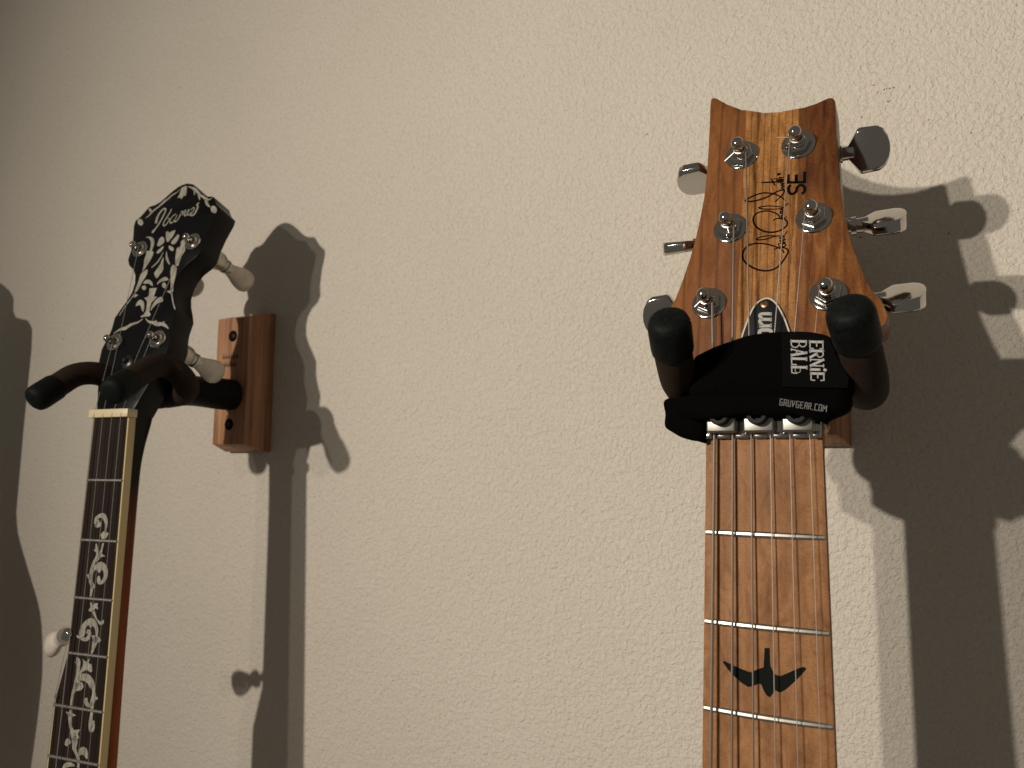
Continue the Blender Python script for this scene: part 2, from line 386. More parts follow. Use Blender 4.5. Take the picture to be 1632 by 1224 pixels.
neck_loft([(20, 23, 23, 4, 8, 17), (8, 21.6, 21.6, 4.8, 9, 21), (-6, 21.3, 21.3, 4.8, 9, 20.5), (-40, 21.9, 21.9, 4.8, 9, 20), (-200, 24.2, 24.2, 4.8, 9, 21), (-430, 27.6, 27.6, 4.8, 9, 23)]).build('neck', M['neckside'], G)
gw = lambda z: 21.6 + 7.3 / 476 * z
m = MB(); rows = []
for z in (1.2, -60, -200, -430):                                  # fretboard with a gentle radius
    hw = gw(-z); rows.append([(hw * math.sin(a) / math.sin(.5), 1.1 * (a / .5) ** 2 - .02, z) for a in [i / 8 * .5 for i in range(-8, 9)]])
k = 17
for r_ in rows: m.v += [Vector((x, y, z)) for x, y, z in r_] + [Vector((r_[-1][0], 5, r_[0][2])), Vector((r_[0][0], 5, r_[0][2]))]
kk = k + 2
m.f = [(i * kk + j, i * kk + (j + 1) % kk, (i + 1) * kk + (j + 1) % kk, (i + 1) * kk + j) for i in range(3) for j in range(kk)] + [tuple(range(kk)), tuple(3 * kk + j for j in range(kk))]
fb = m.build('fretboard', M['board'], G, smooth=30)
for n in range(1, 13):
    z = -fretpos(635, n); hw = gw(-z) - .5
    pts = [(hw * t / 8, 1.1 * (t / 8 * 1.25) ** 2 + .25, z) for t in range(-8, 9)]
    MB().tube(pts, [1.3] + [1.38] * 15 + [1.3], 10).build('fret', M['nickel'], G)
# bird inlay
zB = Z((1080, 940), 4.309)
bird = trace(GB, zB, [(597, 399), (632, 400), (636, 520), (655, 560), (668, 580), (702, 594), (760, 570), (820, 543), (865, 529), (880, 541), (840, 590), (790, 640), (745, 682), (705, 706), (670, 690), (655, 710), (634, 740), (608, 722), (590, 690), (575, 650), (555, 645), (520, 660), (485, 668), (440, 640), (390, 595), (345, 545), (308, 495), (322, 490), (380, 520), (440, 545), (500, 566), (550, 545), (590, 532)])
MB().poly(bird, -.07, .8).build('bird_inlay', M['inlayblack'], fb, smooth=0)
for n, x in ((3, 0), (5, 0), (7, 0), (9, 0)):
    if n > 3: MB().lathe((x, .3, -(fretpos(635, n) + fretpos(635, n - 1)) / 2), (0, -1, 0), [(3.5, 0), (3.5, .38)], 20).build('dot_inlay', M['inlayblack'], fb)
# locking nut
MB().box(-21.5, 21.5, -.9, 5, .8, 14).build('nut_base', M['chrome'], G, bevel=.3)
sx = [-17.6 + 7.05 * i for i in range(6)]
ridge = MB()
for i in range(7):
    a = -21.3 if i == 0 else sx[i - 1] + 1.0; b = 21.3 if i == 6 else sx[i] - 1.0
    ridge.box(a, b, -1.9, -.8, .6, 3.0)
ridge.build('nut_ridge', M['darkchrome'], G, bevel=.25)
for c in ((sx[0] + sx[1]) / 2, (sx[2] + sx[3]) / 2, (sx[4] + sx[5]) / 2):
    pad = MB().box(c - 5.7, c + 5.7, -6.3, -1.9, 2.6, 14.5).build('clamp_pad', M['pad'], G, bevel=.8, seg=3)
    MB().lathe((c, -6.2, 9.0), (0, -1, 0), [(3.9, 0), (3.9, 3.2), (3.4, 3.7), (2.2, 3.7), (2.1, 1.0), (.1, 1.0)], 24).build('clamp_bolt', mat('black_steel_bolt', (.008, .008, .008), .6, spec=.2), pad)
# tuners
posts = [(-23.3, 45.7, -1), (-15.9, 80.8, -1), (-12.3, 117.3, -1), (11.5, 117.7, 1), (18.0, 80.5, 1), (23.7, 44.9, 1)]
tipu = [-57.9, -51.2, -46.6, 46, 51.4, 57.4]; elev = [112, 21, 166, 116, 40, 40]
for (u, v, s), ut, el in zip(posts, tipu, elev):
    t = bpy.data.objects.new('tuner', None); SC.collection.objects.link(t); t.parent = G; t.empty_display_size = .005
    X = HX @ Matrix.Translation((u, 0, v)); up = (0, 0, 1)
    MB(X).lathe((0, .1, 0), (0, -1, 0), [(7.1, 0), (7.15, .5), (6.9, .9), (6.3, 1.15), (5.9, 1.1)], 40).build('washer', M['chrome'], t)
    MB(X @ Matrix.Rotation(rad(17 + 23 * abs(u)), 4, 'Y')).lathe((0, -.9, 0), (0, -1, 0), [(5.3, 0), (5.3, 1.5), (4.7, 2.0), (3.4, 2.1)], 6).build('hex_nut', M['chrome'], t, smooth=0, bevel=.15)
    MB(X).lathe((0, -2.5, 0), (0, -1, 0), [(3.3, 0), (3.3, .8), (2.9, 1.2), (2.9, 2.0), (2.1, 2.7), (2.0, 4.0), (2.5, 4.6), (2.85, 5.5), (2.9, 6.4), (2.7, 7.6), (2.1, 8.6), (1.2, 9.1), (.1, 9.25)], 28).build('post', M['chrome'], t)
    wr = [(2.55 * math.cos(a), -4.6 - .28 * a / 6.28 * 1.4, 2.55 * math.sin(a)) for a in [i * .45 for i in range(30)]]
    MB(X).tube(wr, .32 if s < 0 else .2, 6).build('string_wrap', M['string'], t)
    dyb = 16.5; vb = v + 5
    ue = ut - s * 16.8                                            # inner end of the button
    MB(HX).box(u - 7, u + 7, 14.5, 23, v - 8, v + 8).build('gear_housing', M['darkchrome'], t, bevel=1)
    MB(HX).lathe((u, dyb + 2, vb), (s, 0, 0), [(3, 0), (3, abs(ue - u) - 8), (3.6, abs(ue - u) - 8), (3.6, abs(ue - u) - 5.5), (2.6, abs(ue - u) - 5.4), (2.6, abs(ue - u) - 4.2), (3.9, abs(ue - u) - 4.2), (3.9, abs(ue - u) - 2.2), (3.1, abs(ue - u) - 2.1), (3.3, abs(ue - u) + 2.5)], 20).build('button_shaft', M['chrome'], t)
    e = rad(80 - el); ac = Vector((0, math.sin(e), math.cos(e))); nr = Vector((0, math.cos(e), -math.sin(e)))
    BX = HX @ Matrix(((s, 0, 0, ue), (0, nr.y, ac.y, dyb + 2), (0, nr.z, ac.z, vb), (0, 0, 0, 1)))
    base = [(0, -2.4), (0, 2.4), (4.3, 9.3), (5.4, 9.9), (12.2, 9.5), (14.6, 8.0), (16.2, 5.0), (16.9, 1.8), (16.9, -1.8), (16.2, -5.0), (14.6, -8.0), (12.2, -9.5), (5.4, -9.9), (4.3, -9.3)]
    n = len(base); mb = MB(BX)
    vs = [(a, y * (1 + .035 * a) , b * f) for y, f in ((-1.9, .93), (1.9, .93)) for a, b in base]
    mid = [(a, 0, b) for a, b in base]
    vs = [(a, -(2.3 + .05 * a), b * .86 if a > 1 else b) for a, b in base] + [(a, -(1.3 + .03 * a), b) for a, b in base] + [(a, 1.3 + .03 * a, b) for a, b in base] + [(a, 2.3 + .05 * a, b * .86 if a > 1 else b) for a, b in base]
    fs = [(r * n + i, r * n + (i + 1) % n, (r + 1) * n + (i + 1) % n, (r + 1) * n + i) for r in range(3) for i in range(n)] + [tuple(range(n)), tuple(3 * n + i for i in range(n))]
    mb.add(vs, fs); mb.build('button', M['chrome'], t, smooth=24, bevel=.28)
# strings
dia = [1.17, .91, .66, .43, .33, .25]
for i, (u, v, s) in enumerate(posts):
    h = lambda d: -(1.6 + .0135 * d)
    low = [(sx[i] * (1 + .00073 * d), h(d), -d) for d in (0, 60, 140, 250, 420)]
    P = HX @ Vector((u + 2.7 * (1 if s < 0 else -1), -5.2, v))
    pts = [tuple(P), (sx[i], -2.6, 15)] + [(sx[i], -1.75, 2)] + low
    seg = MB().tube(pts[:3], dia[i] / 2, 8).tube(pts[2:], dia[i] / 2, 8)
    seg.build('string', M['wound'] if i < 3 else M['string'], G)
for px0, px1, nrm in [((1170, 243), (1155, 257), -5.5), ((1157, 356), (1162, 371), -5.5), ((1118, 478), (1107, 489), -5), ((1236, 219), (1258, 219), -6)]:    # clipped string ends
    a = on(GH, *px0, nrm); b = on(GH, *px1, nrm + 1)
    MB(HX).tube([(a[0], nrm, a[1]), (b[0], nrm + 1, b[1])], .22, 6).build('string_end', M['string'], G)
# signature and letters printed on the headstock
zS = Z((1160, 260), 6.8)
sig = [
 [(610, 978), (590, 940), (540, 914), (470, 890), (380, 872), (290, 873), (220, 895), (175, 945), (160, 1005), (180, 1065), (240, 1115), (320, 1153), (420, 1167), (510, 1145), (580, 1085), (630, 1010), (653, 960), (640, 930), (600, 918), (545, 920), (495, 936)],
 [(595, 920), (560, 905), (550, 880), (575, 868), (610, 872), (628, 890), (612, 906), (585, 898), (600, 868), (622, 862), (585, 850), (560, 842), (600, 838), (622, 828), (580, 820), (560, 812), (622, 806)],
 [(645, 738), (632, 755), (600, 790), (520, 792), (420, 822), (350, 832), (312, 825), (350, 803), (430, 788), (520, 788), (615, 797)],
 [(497, 628), (505, 610), (540, 600), (600, 600), (632, 620), (645, 655), (620, 695), (560, 732), (480, 750), (400, 740), (330, 708), (285, 655), (275, 600), (300, 555), (360, 527), (430, 519), (500, 535), (550, 565), (570, 598), (605, 612)],
 [(636, 578), (622, 592), (588, 588), (585, 565), (608, 558), (600, 545), (572, 540), (575, 522), (605, 525), (600, 508), (570, 500), (600, 488)],
 [(604, 486), (540, 497), (450, 500), (370, 495), (335, 484), (380, 470), (460, 464), (540, 470), (606, 482)],
 [(656, 430), (640, 450), (615, 462)],
 [(630, 412), (580, 370), (520, 340), (450, 325), (370, 325), (290, 350), (220, 385), (190, 410), (260, 415), (350, 395), (430, 365), (490, 332), (550, 302), (600, 293), (612, 310), (590, 345), (550, 385), (510, 420)],
 [(618, 285), (575, 268), (612, 255), (575, 238), (612, 225), (565, 212), (606, 200)],
 [(360, 210), (430, 209), (520, 204), (606, 192)], [(465, 165), (490, 200), (515, 248)], [(495, 170), (550, 172), (610, 178)], [(552, 152), (575, 158), (608, 156)], [(520, 186), (560, 188), (604, 188)], [(545, 208), (555, 216)]]
m = MB(HX)
for i, s_ in enumerate(sig):
    wd = .72 if i in (0, 3, 7, 9) else .56
    pts = trace(GH, zS, s_, 5); n = len(pts)
    m.ribbon([(u, v, wd * (.7 + .4 * math.sin(math.pi * (j + .5) / n))) for j, (u, v) in enumerate(pts)], -.05, .05)
c = on(GH, *zS((552, 121))); m.poly([(c[0] + .75 * x, c[1] + .6 * z) for x, z in ((-1, -1), (1, -1), (1, 1), (-1, 1))], -.05, .05)
c = on(GH, *zS((195, 411))); m.poly([(c[0] + .5 * x, c[1] + .5 * z) for x, z in ((-1, 0), (0, -1), (1, 0), (0, 1))], -.05, .05)
m.build('signature_print', M['ink'], G, smooth=0)
m = MB(HX)
for s_ in [[(655, 130), (655, 210), (832, 206), (832, 102)], [(742, 208), (742, 135)]]:
    q = trace(GH, zS, s_)
    for a, b in zip(q, q[1:]):
        dx, dz = b[0] - a[0], b[1] - a[1]; l = math.hypot(dx, dz); ex, ez = dx / l * .45, dz / l * .45
        m.ribbon([(a[0] - ex, a[1] - ez, 1.25), (b[0] + ex, b[1] + ez, 1.25)], -.05, .05)
q = trace(GH, zS, [(686, 240), (664, 252), (657, 285), (668, 322), (700, 334), (733, 318), (746, 285), (760, 252), (795, 238), (825, 252), (834, 285), (824, 318), (798, 332)], 5)
m.ribbon([(u, v, 1.25) for u, v in q], -.05, .05)
m.build('letters_print', M['ink'], G, smooth=0)
# truss rod cover
zC = Z((1000, 420), 3.709)
cov = trace(GH, zC, [(655, 500), (672, 430), (700, 350), (733, 272), (770, 225), (815, 203), (850, 208), (888, 242), (930, 320), (962, 410), (985, 500)], dy=-1.3)
cov = smoothpath(cov, 4)
MB(HX).poly(cov, -1.35, .1).build('cover_edge', M['white'], G, smooth=30)
cc = (sum(p[0] for p in cov) / len(cov), sum(p[1] for p in cov) / len(cov))
inn = []
for i, p in enumerate(cov):
    a = cov[max(i - 1, 0)]; b = cov[min(i + 1, len(cov) - 1)]; dx, dz = b[0] - a[0], b[1] - a[1]; l = math.hypot(dx, dz)
    inn.append((p[0] + dz / l * .75, p[1] - dx / l * .75))
cvr = MB(HX).poly(inn, -1.75, -.1).build('truss_rod_cover', M['blackp'], G, smooth=30, bevel=.15)
c = on(GH, *zC((813, 237)), -1.8)
MB(HX).lathe((c[0], -1.7, c[1]), (0, -1, 0), [(1.9, 0), (1.85, .35), (1.2, .6), (.8, .6), (.75, .25), (.05, .25)], 20).build('cover_screw', mat('brown_steel_screw', (.16, .09, .05), .35, 1), cvr)
m = MB(HX); zz = lambda s_, wd, n=3: m.ribbon([(*p[:2], wd) for p in trace(GH, zC, s_, n, dy=-1.8)], -1.84, -1.7)
zz([(778, 370), (850, 368)], 1.3, 0); zz([(782, 352), (782, 377)], .6, 0); zz([(848, 356), (848, 378)], .6, 0)
zz([(800, 366), (785, 350), (784, 335), (800, 330), (850, 331)], 1.3); zz([(848, 320), (848, 342)], .6, 0)
zz([(800, 330), (785, 315), (784, 302), (800, 297), (850, 297)], 1.3); zz([(848, 288), (848, 308)], .6, 0)
zz([(815, 392), (785, 396), (782, 420), (800, 436), (830, 436), (848, 420), (845, 396), (815, 392)], 1.5)
m.build('cover_lettering', M['print'], cvr, smooth=0)

# ------------------------------------------------------------------ the black fabric string wrap
SW = thing('string_wrap_strap', 'black padded fabric strap wrapped round the guitar at its nut, white lettering on its label', 'strap', F['g'])
PL = plane('g', 0, 0, -9.5)
def soft(name, pts, zf, pl, y0, y1, m_, parent, bev, n=3):
    q = trace(pl, zf, pts, n, True)
    k = MB(pl[1]).poly(q, y0, y1)
    return k.build(name, m_, parent, smooth=60, bevel=bev, seg=4)
def cushion(name, pts, pl, bulge, back, m_, parent, rings=7, n=4):
    """a padded face: outline on the face, puffed towards the viewer, straight sides running back"""
    q = trace(pl, zC, pts, n, True); N = len(q)
    cx = sum(p[0] for p in q) / N; cz = sum(p[1] for p in q) / N
    vs = [(u, back, v) for u, v in q]
    for r in range(rings):
        f = 1 - (r / rings) ** 1.0
        y = -bulge * math.sin(math.acos(min(1, f)))
        vs += [(cx + (u - cx) * f, y, cz + (v - cz) * f) for u, v in q]
    vs.append((cx, -bulge, cz))
    fs = [(r * N + i, r * N + (i + 1) % N, (r + 1) * N + (i + 1) % N, (r + 1) * N + i) for r in range(rings) for i in range(N)]
    fs += [(rings * N + i, rings * N + (i + 1) % N, (rings + 1) * N) for i in range(N)]
    return MB(pl[1]).add(vs, fs).build(name, m_, parent, smooth=70)
cushion('pad', [(396, 560), (440, 530), (520, 492), (610, 460), (700, 430), (800, 412), (905, 404), (1000, 402), (1100, 408), (1200, 436), (1222, 500), (1250, 580), (1318, 660), (1330, 720), (1290, 790), (1100, 800), (800, 800), (520, 800), (380, 790), (372, 700), (385, 620)], PL, 3.2, 9, M['fabric'], SW)
cushion('elastic_band', [(300, 800), (400, 770), (600, 765), (800, 770), (1000, 765), (1200, 755), (1290, 755), (1318, 790), (1308, 850), (1270, 882), (1190, 915), (1160, 942), (1120, 915), (1000, 905), (900, 908), (800, 905), (640, 908), (450, 925), (330, 900), (290, 850)], plane('g', 0, 0, -9.0), 3.6, 8, M['fabric'], SW)
zE = plane('g', 0, 0, -3)
cushion('loose_end', [(214, 820), (250, 793), (300, 776), (360, 785), (420, 800), (470, 860), (462, 940), (450, 1050), (400, 1045), (330, 1032), (270, 1000), (222, 962), (224, 890)], zE, 2.5, 7, M['fabric'], SW)
# the strap's run round the back of the neck
m = MB(); N = 20
ringp = [(25.5 * math.cos(a), 9 + 15.5 * math.sin(a)) for a in [math.pi * j / N for j in range(N + 1)]]
vs = []
for z in (14.5, 17, 27, 33):
    f = 1 if 15 < z < 30 else .97
    vs += [(x * f + .8, y * f, z) for x, y in ringp]
fs = [(r * (N + 1) + i, r * (N + 1) + i + 1, (r + 1) * (N + 1) + i + 1, (r + 1) * (N + 1) + i) for r in range(3) for i in range(N)]
bk = m.add(vs, fs).build('back_band', M['fabric'], SW, smooth=60)
md = bk.modifiers.new('thickness', 'SOLIDIFY'); md.thickness = .002; md.offset = 0
lab = soft('woven_label', [(912, 408), (1060, 404), (1190, 434), (1240, 560), (1310, 680), (1300, 735), (1100, 735), (916, 728)], zC, plane('g', 0, 0, -12.55), -.35, 1.2, M['label'], SW, .1, n=0)
# lettering: strokes in a unit box, x right 0..1, y up 0..1, thick flag
FONT = {
 'E': [[(.15, 0, 1), (.15, 1, 1)], [(0, 1), (.95, 1), (1, .75)], [(.15, .52), (.7, .52)], [(0, 0), (.95, 0), (1, .27)]],
 'R': [[(.15, 0, 1), (.15, 1, 1)], [(0, 1), (.65, 1), (.9, .85), (.9, .65), (.65, .5), (.2, .5)], [(.5, .5, 1), (.95, 0, 1)], [(0, 0), (.35, 0)]],
 'N': [[(.12, 0), (.12, 1)], [(.1, 1, 1), (.88, 0, 1)], [(.88, 0), (.88, 1)], [(0, 0), (.3, 0)], [(.7, 1), (1, 1)]],
 'i': [[(.5, 0, 1), (.5, .68, 1)], [(.2, .7), (.55, .7)], [(.2, 0), (.8, 0)], [(.45, 1.05, 1), (.6, 1.15, 1)]],
 'B': [[(.15, 0, 1), (.15, 1, 1)], [(0, 1), (.6, 1), (.85, .85), (.85, .68), (.6, .53), (.2, .53)], [(.6, .53), (.95, .38), (.95, .15), (.7, 0), (0, 0)]],
 'A': [[(.1, 0), (.5, 1)], [(.5, 1, 1), (.88, 0, 1)], [(.25, .35), (.7, .35)], [(0, 0), (.25, 0)], [(.72, 0), (1, 0)]],
 'L': [[(.2, 0, 1), (.2, 1, 1)], [(0, 1), (.42, 1)], [(0, 0), (.95, 0), (1, .32)]],
 'G': [[(.9, 1), (.1, 1), (.1, 0), (.9, 0), (.9, .5), (.5, .5)]], 'r': [[(.1, 0), (.1, 1), (.85, 1), (.85, .5), (.1, .5)], [(.5, .5), (.9, 0)]],
 'u': [[(.1, 1), (.1, 0), (.85, 0), (.85, 1)]], 'v': [[(.1, 1), (.3, 0), (.9, 1)]], 'e': [[(.9, 1), (.1, 1), (.1, 0), (.9, 0)], [(.1, .5), (.7, .5)]],
 'a': [[(.1, 0), (.3, 1), (.9, 1), (.9, 0)], [(.2, .45), (.9, .45)]], '.': [[(.3, 0), (.6, 0)]], 'c': [[(.9, 1), (.1, 1), (.1, 0), (.9, 0)]],
 'o': [[(.1, 0), (.1, 1), (.9, 1), (.9, 0), (.1, 0)]], 'm': [[(.05, 0), (.1, 1), (.5, .4), (.9, 1), (.95, 0)]]}
def word(m, txt, pl, dy, y1, p0, p1, up, thin, thick, gap=.22, wid=None, zf=zC):
    """letters from p0 to p1 (photo points), 'up' = offset to the letter tops"""
    n = len(txt); W = wid or {}
    ws = [W.get(c_, 1) for c_ in txt]; tot = sum(ws) + gap * (n - 1); x = 0
    for c_, w_ in zip(txt, ws):
        for st in FONT[c_]:
            pts = []
            for q in st:
                t = (x + q[0] * w_) / tot
                a = (p0[0] + (p1[0] - p0[0]) * t + up[0] * q[1], p0[1] + (p1[1] - p0[1]) * t + up[1] * q[1])
                pts.append((*on(pl, *zf(a), dy), thick if len(q) > 2 else thin))
            for a, b in zip(pts, pts[1:]):
                dx, dz = b[0] - a[0], b[1] - a[1]; l = math.hypot(dx, dz) or 1; e = .35 * min(a[2], b[2])
                m.ribbon([(a[0] - dx / l * e, a[1] - dz / l * e, a[2]), (b[0] + dx / l * e, b[1] + dz / l * e, b[2])], dy, y1)
        x += w_ + gap
PLL = plane('g', 0, 0, -12.9)
m = MB(PLL[1])
word(m, 'ERNiE', PLL, -.06, .05, (1078, 455), (1086, 690), (76, 2), .38, .85, .12, {'i': .45})
word(m, 'BALL', PLL, -.06, .05, (968, 452), (972, 648), (88, 2), .38, .85, .12)
m.ribbon([(*p, .18) for p in trace(PLL, zC, [(1010, 612), (1022, 622), (1020, 640), (1005, 646), (992, 636), (995, 618), (1010, 612)], 3)], -.06, .05)
m.build('label_lettering', M['print'], lab, smooth=0)
PL2 = plane('g', 0, 0, -12.75)
m = MB(PL2[1])
word(m, 'Gruvgear.com'.replace('g', 'G'), PL2, -.06, .05, (898, 836), (1176, 876), (4, -36), .27, .27, .3, {'.': .4, 'm': 1.25})
m.build('web_lettering', M['print2'], SW, smooth=0)

# ================================================================== the banjo
B = thing('banjo', 'banjo neck with black headstock and pearl scroll inlays, in front of a wooden block', 'banjo', F['b'])
BX_ = BH[1]
lf = [(-15.2, 1), (-17.5, 8), (-22, 20), (-27, 32), (-28.6, 44), (-26.2, 53), (-25.6, 58), (-26.2, 66), (-23.5, 72), (-20.3, 78), (-18.2, 84), (-18.2, 91), (-20, 97), (-23.5, 102), (-29, 106), (-31.8, 110.5), (-31.8, 118), (-33.8, 128), (-37.0, 138), (-37.2, 142.4), (-33.2, 145.8), (-30.8, 149.2), (-29.0, 152.2), (-27, 153.2), (-23.4, 153.5), (-19.6, 155.2), (-16.2, 158), (-12.7, 161.4), (-9.8, 163.8), (-6.6, 166), (-3.4, 167.2), (0, 167.7)]
rt = [(-u, v) for u, v in lf[:-1]][::-1]
hs = MB(BX_).poly(lf + rt, 0, 16).build('headstock', M['black'], B, smooth=30, bevel=.7)
zt1, zt2, zt3, zt4 = Z((190, 280), 15.3), Z((270, 280), 15.3), Z((190, 360), 11.657), Z((160, 450), 10.2)
def inlay(name, shapes, pl, X, par, mm='pearl', dy=-.09):
    m = MB(X)
    for kind, zf, pts in shapes:
        if kind == 'p': m.poly(trace(pl, zf, pts, 3, True), dy, .05)
        elif kind == 's': m.poly(trace(pl, zf, pts), dy, .05)
        else: m.ribbon([(u, v, abs(w_) * .86) for u, v, w_ in trace(pl, zf, pts, 4)], dy, .05)
    return m.build(name, M[mm], par, smooth=0)
def dot(zf, c, r): return ('p', zf, [(c[0] + r[0] * math.cos(a) + r[1] * math.sin(a), c[1] - r[0] * .2 * math.cos(a) + r[2] * math.sin(a)) for a in [i * .7854 for i in range(8)]])
# crown along the top edge
inlay('crown_inlay', [
 ('r', zt1, [(640, 1035, .3), (720, 980, 1.2), (790, 900, 2.2), (870, 830, 1.6), (960, 760, 1.6), (1040, 690, 1.9), (1120, 620, 2.2), (1200, 560, 2.0), (1290, 480, 1.5), (1400, 410, .9), (1480, 340, .4)]),
 ('s', zt1, [(705, 800), (760, 800), (800, 840), (780, 890), (740, 870)]),
 ('s', zt2, [(290, 300), (400, 250), (430, 260), (415, 440), (400, 490), (350, 490), (300, 570), (265, 540), (195, 540), (250, 460)]),
 ('r', zt2, [(455, 265, .5), (540, 290, 1.6), (620, 330, 2.6), (690, 400, 2.2), (760, 480, 1.7), (830, 520, 1.8), (900, 570, 2.0), (980, 585, 1.2), (1075, 500, .3)]),
 ('r', zt2, [(700, 440, 1.0), (730, 530, 1.4), (745, 590, .6)]), ('r', zt2, [(600, 380, 1.0), (615, 450, .8), (610, 480, .2)]),
 ('r', zt2, [(880, 560, 1.2), (905, 660, 2.3), (950, 730, 1.6), (1000, 765, .4)])], BH, BX_, hs)
inlay('dot_inlay', [dot(zt2, (1083, 825), (72, 25, 90))], BH, BX_, hs); inlay('dot_inlay', [dot(zt1, (518, 1135), (65, 25, 80))], BH, BX_, hs)
# name in pearl script (noted at 10.2 px per photo px from 190,280)
zn = Z((190, 280), 10.2)
inlay('name_inlay', [('r', zn, s_) for s_ in [
 [(598, 775, 2.2), (612, 705, 2.3), (650, 620, 2.0), (705, 555, 1.6), (745, 535, 1.3), (757, 560, 1.4), (735, 620, 1.5), (700, 690, 1.4), (655, 770, 1.4), (600, 850, 1.5), (555, 905, 2.3), (538, 930, 2.2)],
 [(852, 540, 1.0), (825, 600, 1.1), (775, 680, 1.1), (722, 770, 1.1), (722, 812, 1.1), (760, 800, 1.1), (800, 745, 1.0), (820, 700, .9), (790, 700, .8)],
 [(925, 625, 1.0), (880, 650, 1.0), (832, 720, 1.0), (838, 770, 1.1), (880, 750, 1.0), (925, 680, 1.0), (945, 640, 1.0), (905, 720, 1.0), (920, 750, 1.0), (970, 690, .9), (1000, 620, 1.0)],
 [(1000, 600, 1.0), (1035, 580, 1.0), (1030, 640, .9), (1060, 580, .9), (1085, 562, 1.0), (1062, 640, 1.0), (1085, 655, .9)],
 [(1085, 650, .8), (1130, 580, .9), (1140, 550, .8), (1115, 570, .8), (1110, 620, .9), (1135, 640, .9), (1175, 590, .8)],
 [(1165, 560, .8), (1205, 520, 1.0), (1220, 540, .9), (1190, 600, .9), (1160, 640, 1.2), (1210, 640, 1.5), (1255, 570, 1.6), (1280, 500, 1.5), (1262, 475, 1.3), (1300, 440, 1.6)]]], BH, BX_, hs)
# clover and the scrolls below it
inlay('clover_inlay', [
 ('s', zt3, [(870, 115), (905, 100), (930, 130), (1000, 90), (1045, 80), (1035, 130), (985, 210), (925, 290), (890, 300), (868, 230)]),
 ('p', zt3, [(790, 205), (825, 215), (842, 290), (800, 340), (740, 380), (705, 360), (725, 300), (750, 240)]),
 ('p', zt3, [(1090, 160), (1115, 190), (1090, 260), (1050, 320), (1000, 345), (962, 310), (1010, 250)]),
 ('p', zt3, [(935, 368), (1000, 400), (1015, 445), (985, 468), (940, 440), (920, 400)]),
 ('p', zt3, [(825, 375), (810, 430), (760, 490), (710, 515), (695, 490), (740, 440)]),
 ('r', zt3, [(820, 480, .3), (780, 570, 1.1), (700, 690, 1.4), (600, 775, .9)]),
 ('r', zt3, [(880, 470, .3), (880, 560, 1.6), (900, 640, 1.9), (940, 720, .5)]),
 ('p', zt3, [(822, 580), (820, 700), (815, 820), (760, 900), (700, 975), (660, 920), (655, 870), (720, 780), (775, 690)])], BH, BX_, hs)
inlay('scroll_inlay', [
 ('r', zt3, [(500, 215, .4), (560, 215, 1.4), (610, 260, 3.0), (620, 340, 3.2), (600, 420, 2.6), (585, 475, 2.0)]),
 ('p', zt3, [(510, 465), (590, 470), (640, 490), (600, 600), (540, 700), (480, 790), (430, 850), (455, 750), (470, 620), (500, 540)]),
 ('p', zt3, [(500, 815), (530, 830), (510, 910), (450, 1010), (380, 1130), (320, 1224), (285, 1215), (350, 1060), (400, 900)]),
 ('r', zt4, [(620, 60, .9), (560, 180, 1.0), (480, 290, .9), (400, 400, .8), (310, 540, .7)]), ('s', zt4, [(575, 190), (620, 210), (560, 245), (535, 240)])], BH, BX_, hs)
inlay('scroll_inlay', [
 ('p', zt3, [(1150, 290), (1210, 260), (1225, 380), (1220, 470), (1160, 560), (1110, 700), (1090, 745), (1050, 720), (1045, 600), (1060, 470), (1080, 410), (1140, 380)]),
 ('p', zt3, [(1010, 725), (1045, 740), (1070, 800), (1045, 950), (1010, 1100), (1000, 1224), (955, 1224), (960, 1050), (955, 850), (975, 750)]),
 ('r', zt4, [(1172, 20, 1.3), (1155, 120, 1.1), (1165, 220, .9), (1185, 340, 1.1), (1215, 440, .9)]), ('s', zt4, [(1075, 150), (1130, 130), (1170, 150), (1160, 200), (1120, 170)])], BH, BX_, hs)
inlay('scroll_inlay', [
 ('p', zt3, [(450, 1070), (480, 1020), (540, 1000), (600, 1030), (630, 1110), (600, 1110), (550, 1075), (500, 1075)]), ('p', zt3, [(700, 1090), (740, 1020), (820, 960), (880, 955), (915, 1000), (860, 1020), (780, 1040)]),
 dot(zt3, (462, 1150), (40, 10, 42)), dot(zt3, (835, 1105), (38, 10, 52))], BH, BX_, hs)
inlay('flower_inlay', [
 ('s', zt4, [(800, 100), (920, 90), (870, 230), (925, 235), (860, 300), (830, 330), (810, 400), (795, 480), (820, 520), (800, 550), (660, 570), (655, 550), (700, 530), (740, 470), (755, 380), (760, 310), (715, 255), (780, 235), (795, 170)]),
 ('p', zt4, [(575, 390), (600, 320), (650, 285), (700, 310), (715, 390), (700, 480), (670, 440), (655, 380), (620, 370)]),
 ('p', zt4, [(815, 465), (840, 380), (900, 290), (960, 245), (1010, 245), (1015, 310), (970, 325), (920, 350), (860, 410)])], BH, BX_, hs)
inlay('garland_inlay', [
 ('r', zt4, [(690, 595, .6), (620, 645, 1.4), (550, 670, 2.0), (480, 700, 2.6), (410, 745, 3.0), (340, 760, 2.4), (280, 790, 1.3), (215, 835, .4)]),
 ('r', zt4, [(735, 590, .6), (790, 640, 1.6), (860, 655, 2.4), (930, 680, 3.2), (1010, 680, 2.6), (1070, 715, 1.8), (1108, 755, .5)]), ('s', zt4, [(880, 640), (900, 610), (930, 650)]), ('s', zt4, [(1000, 650), (1045, 630), (1030, 680)])], BH, BX_, hs)
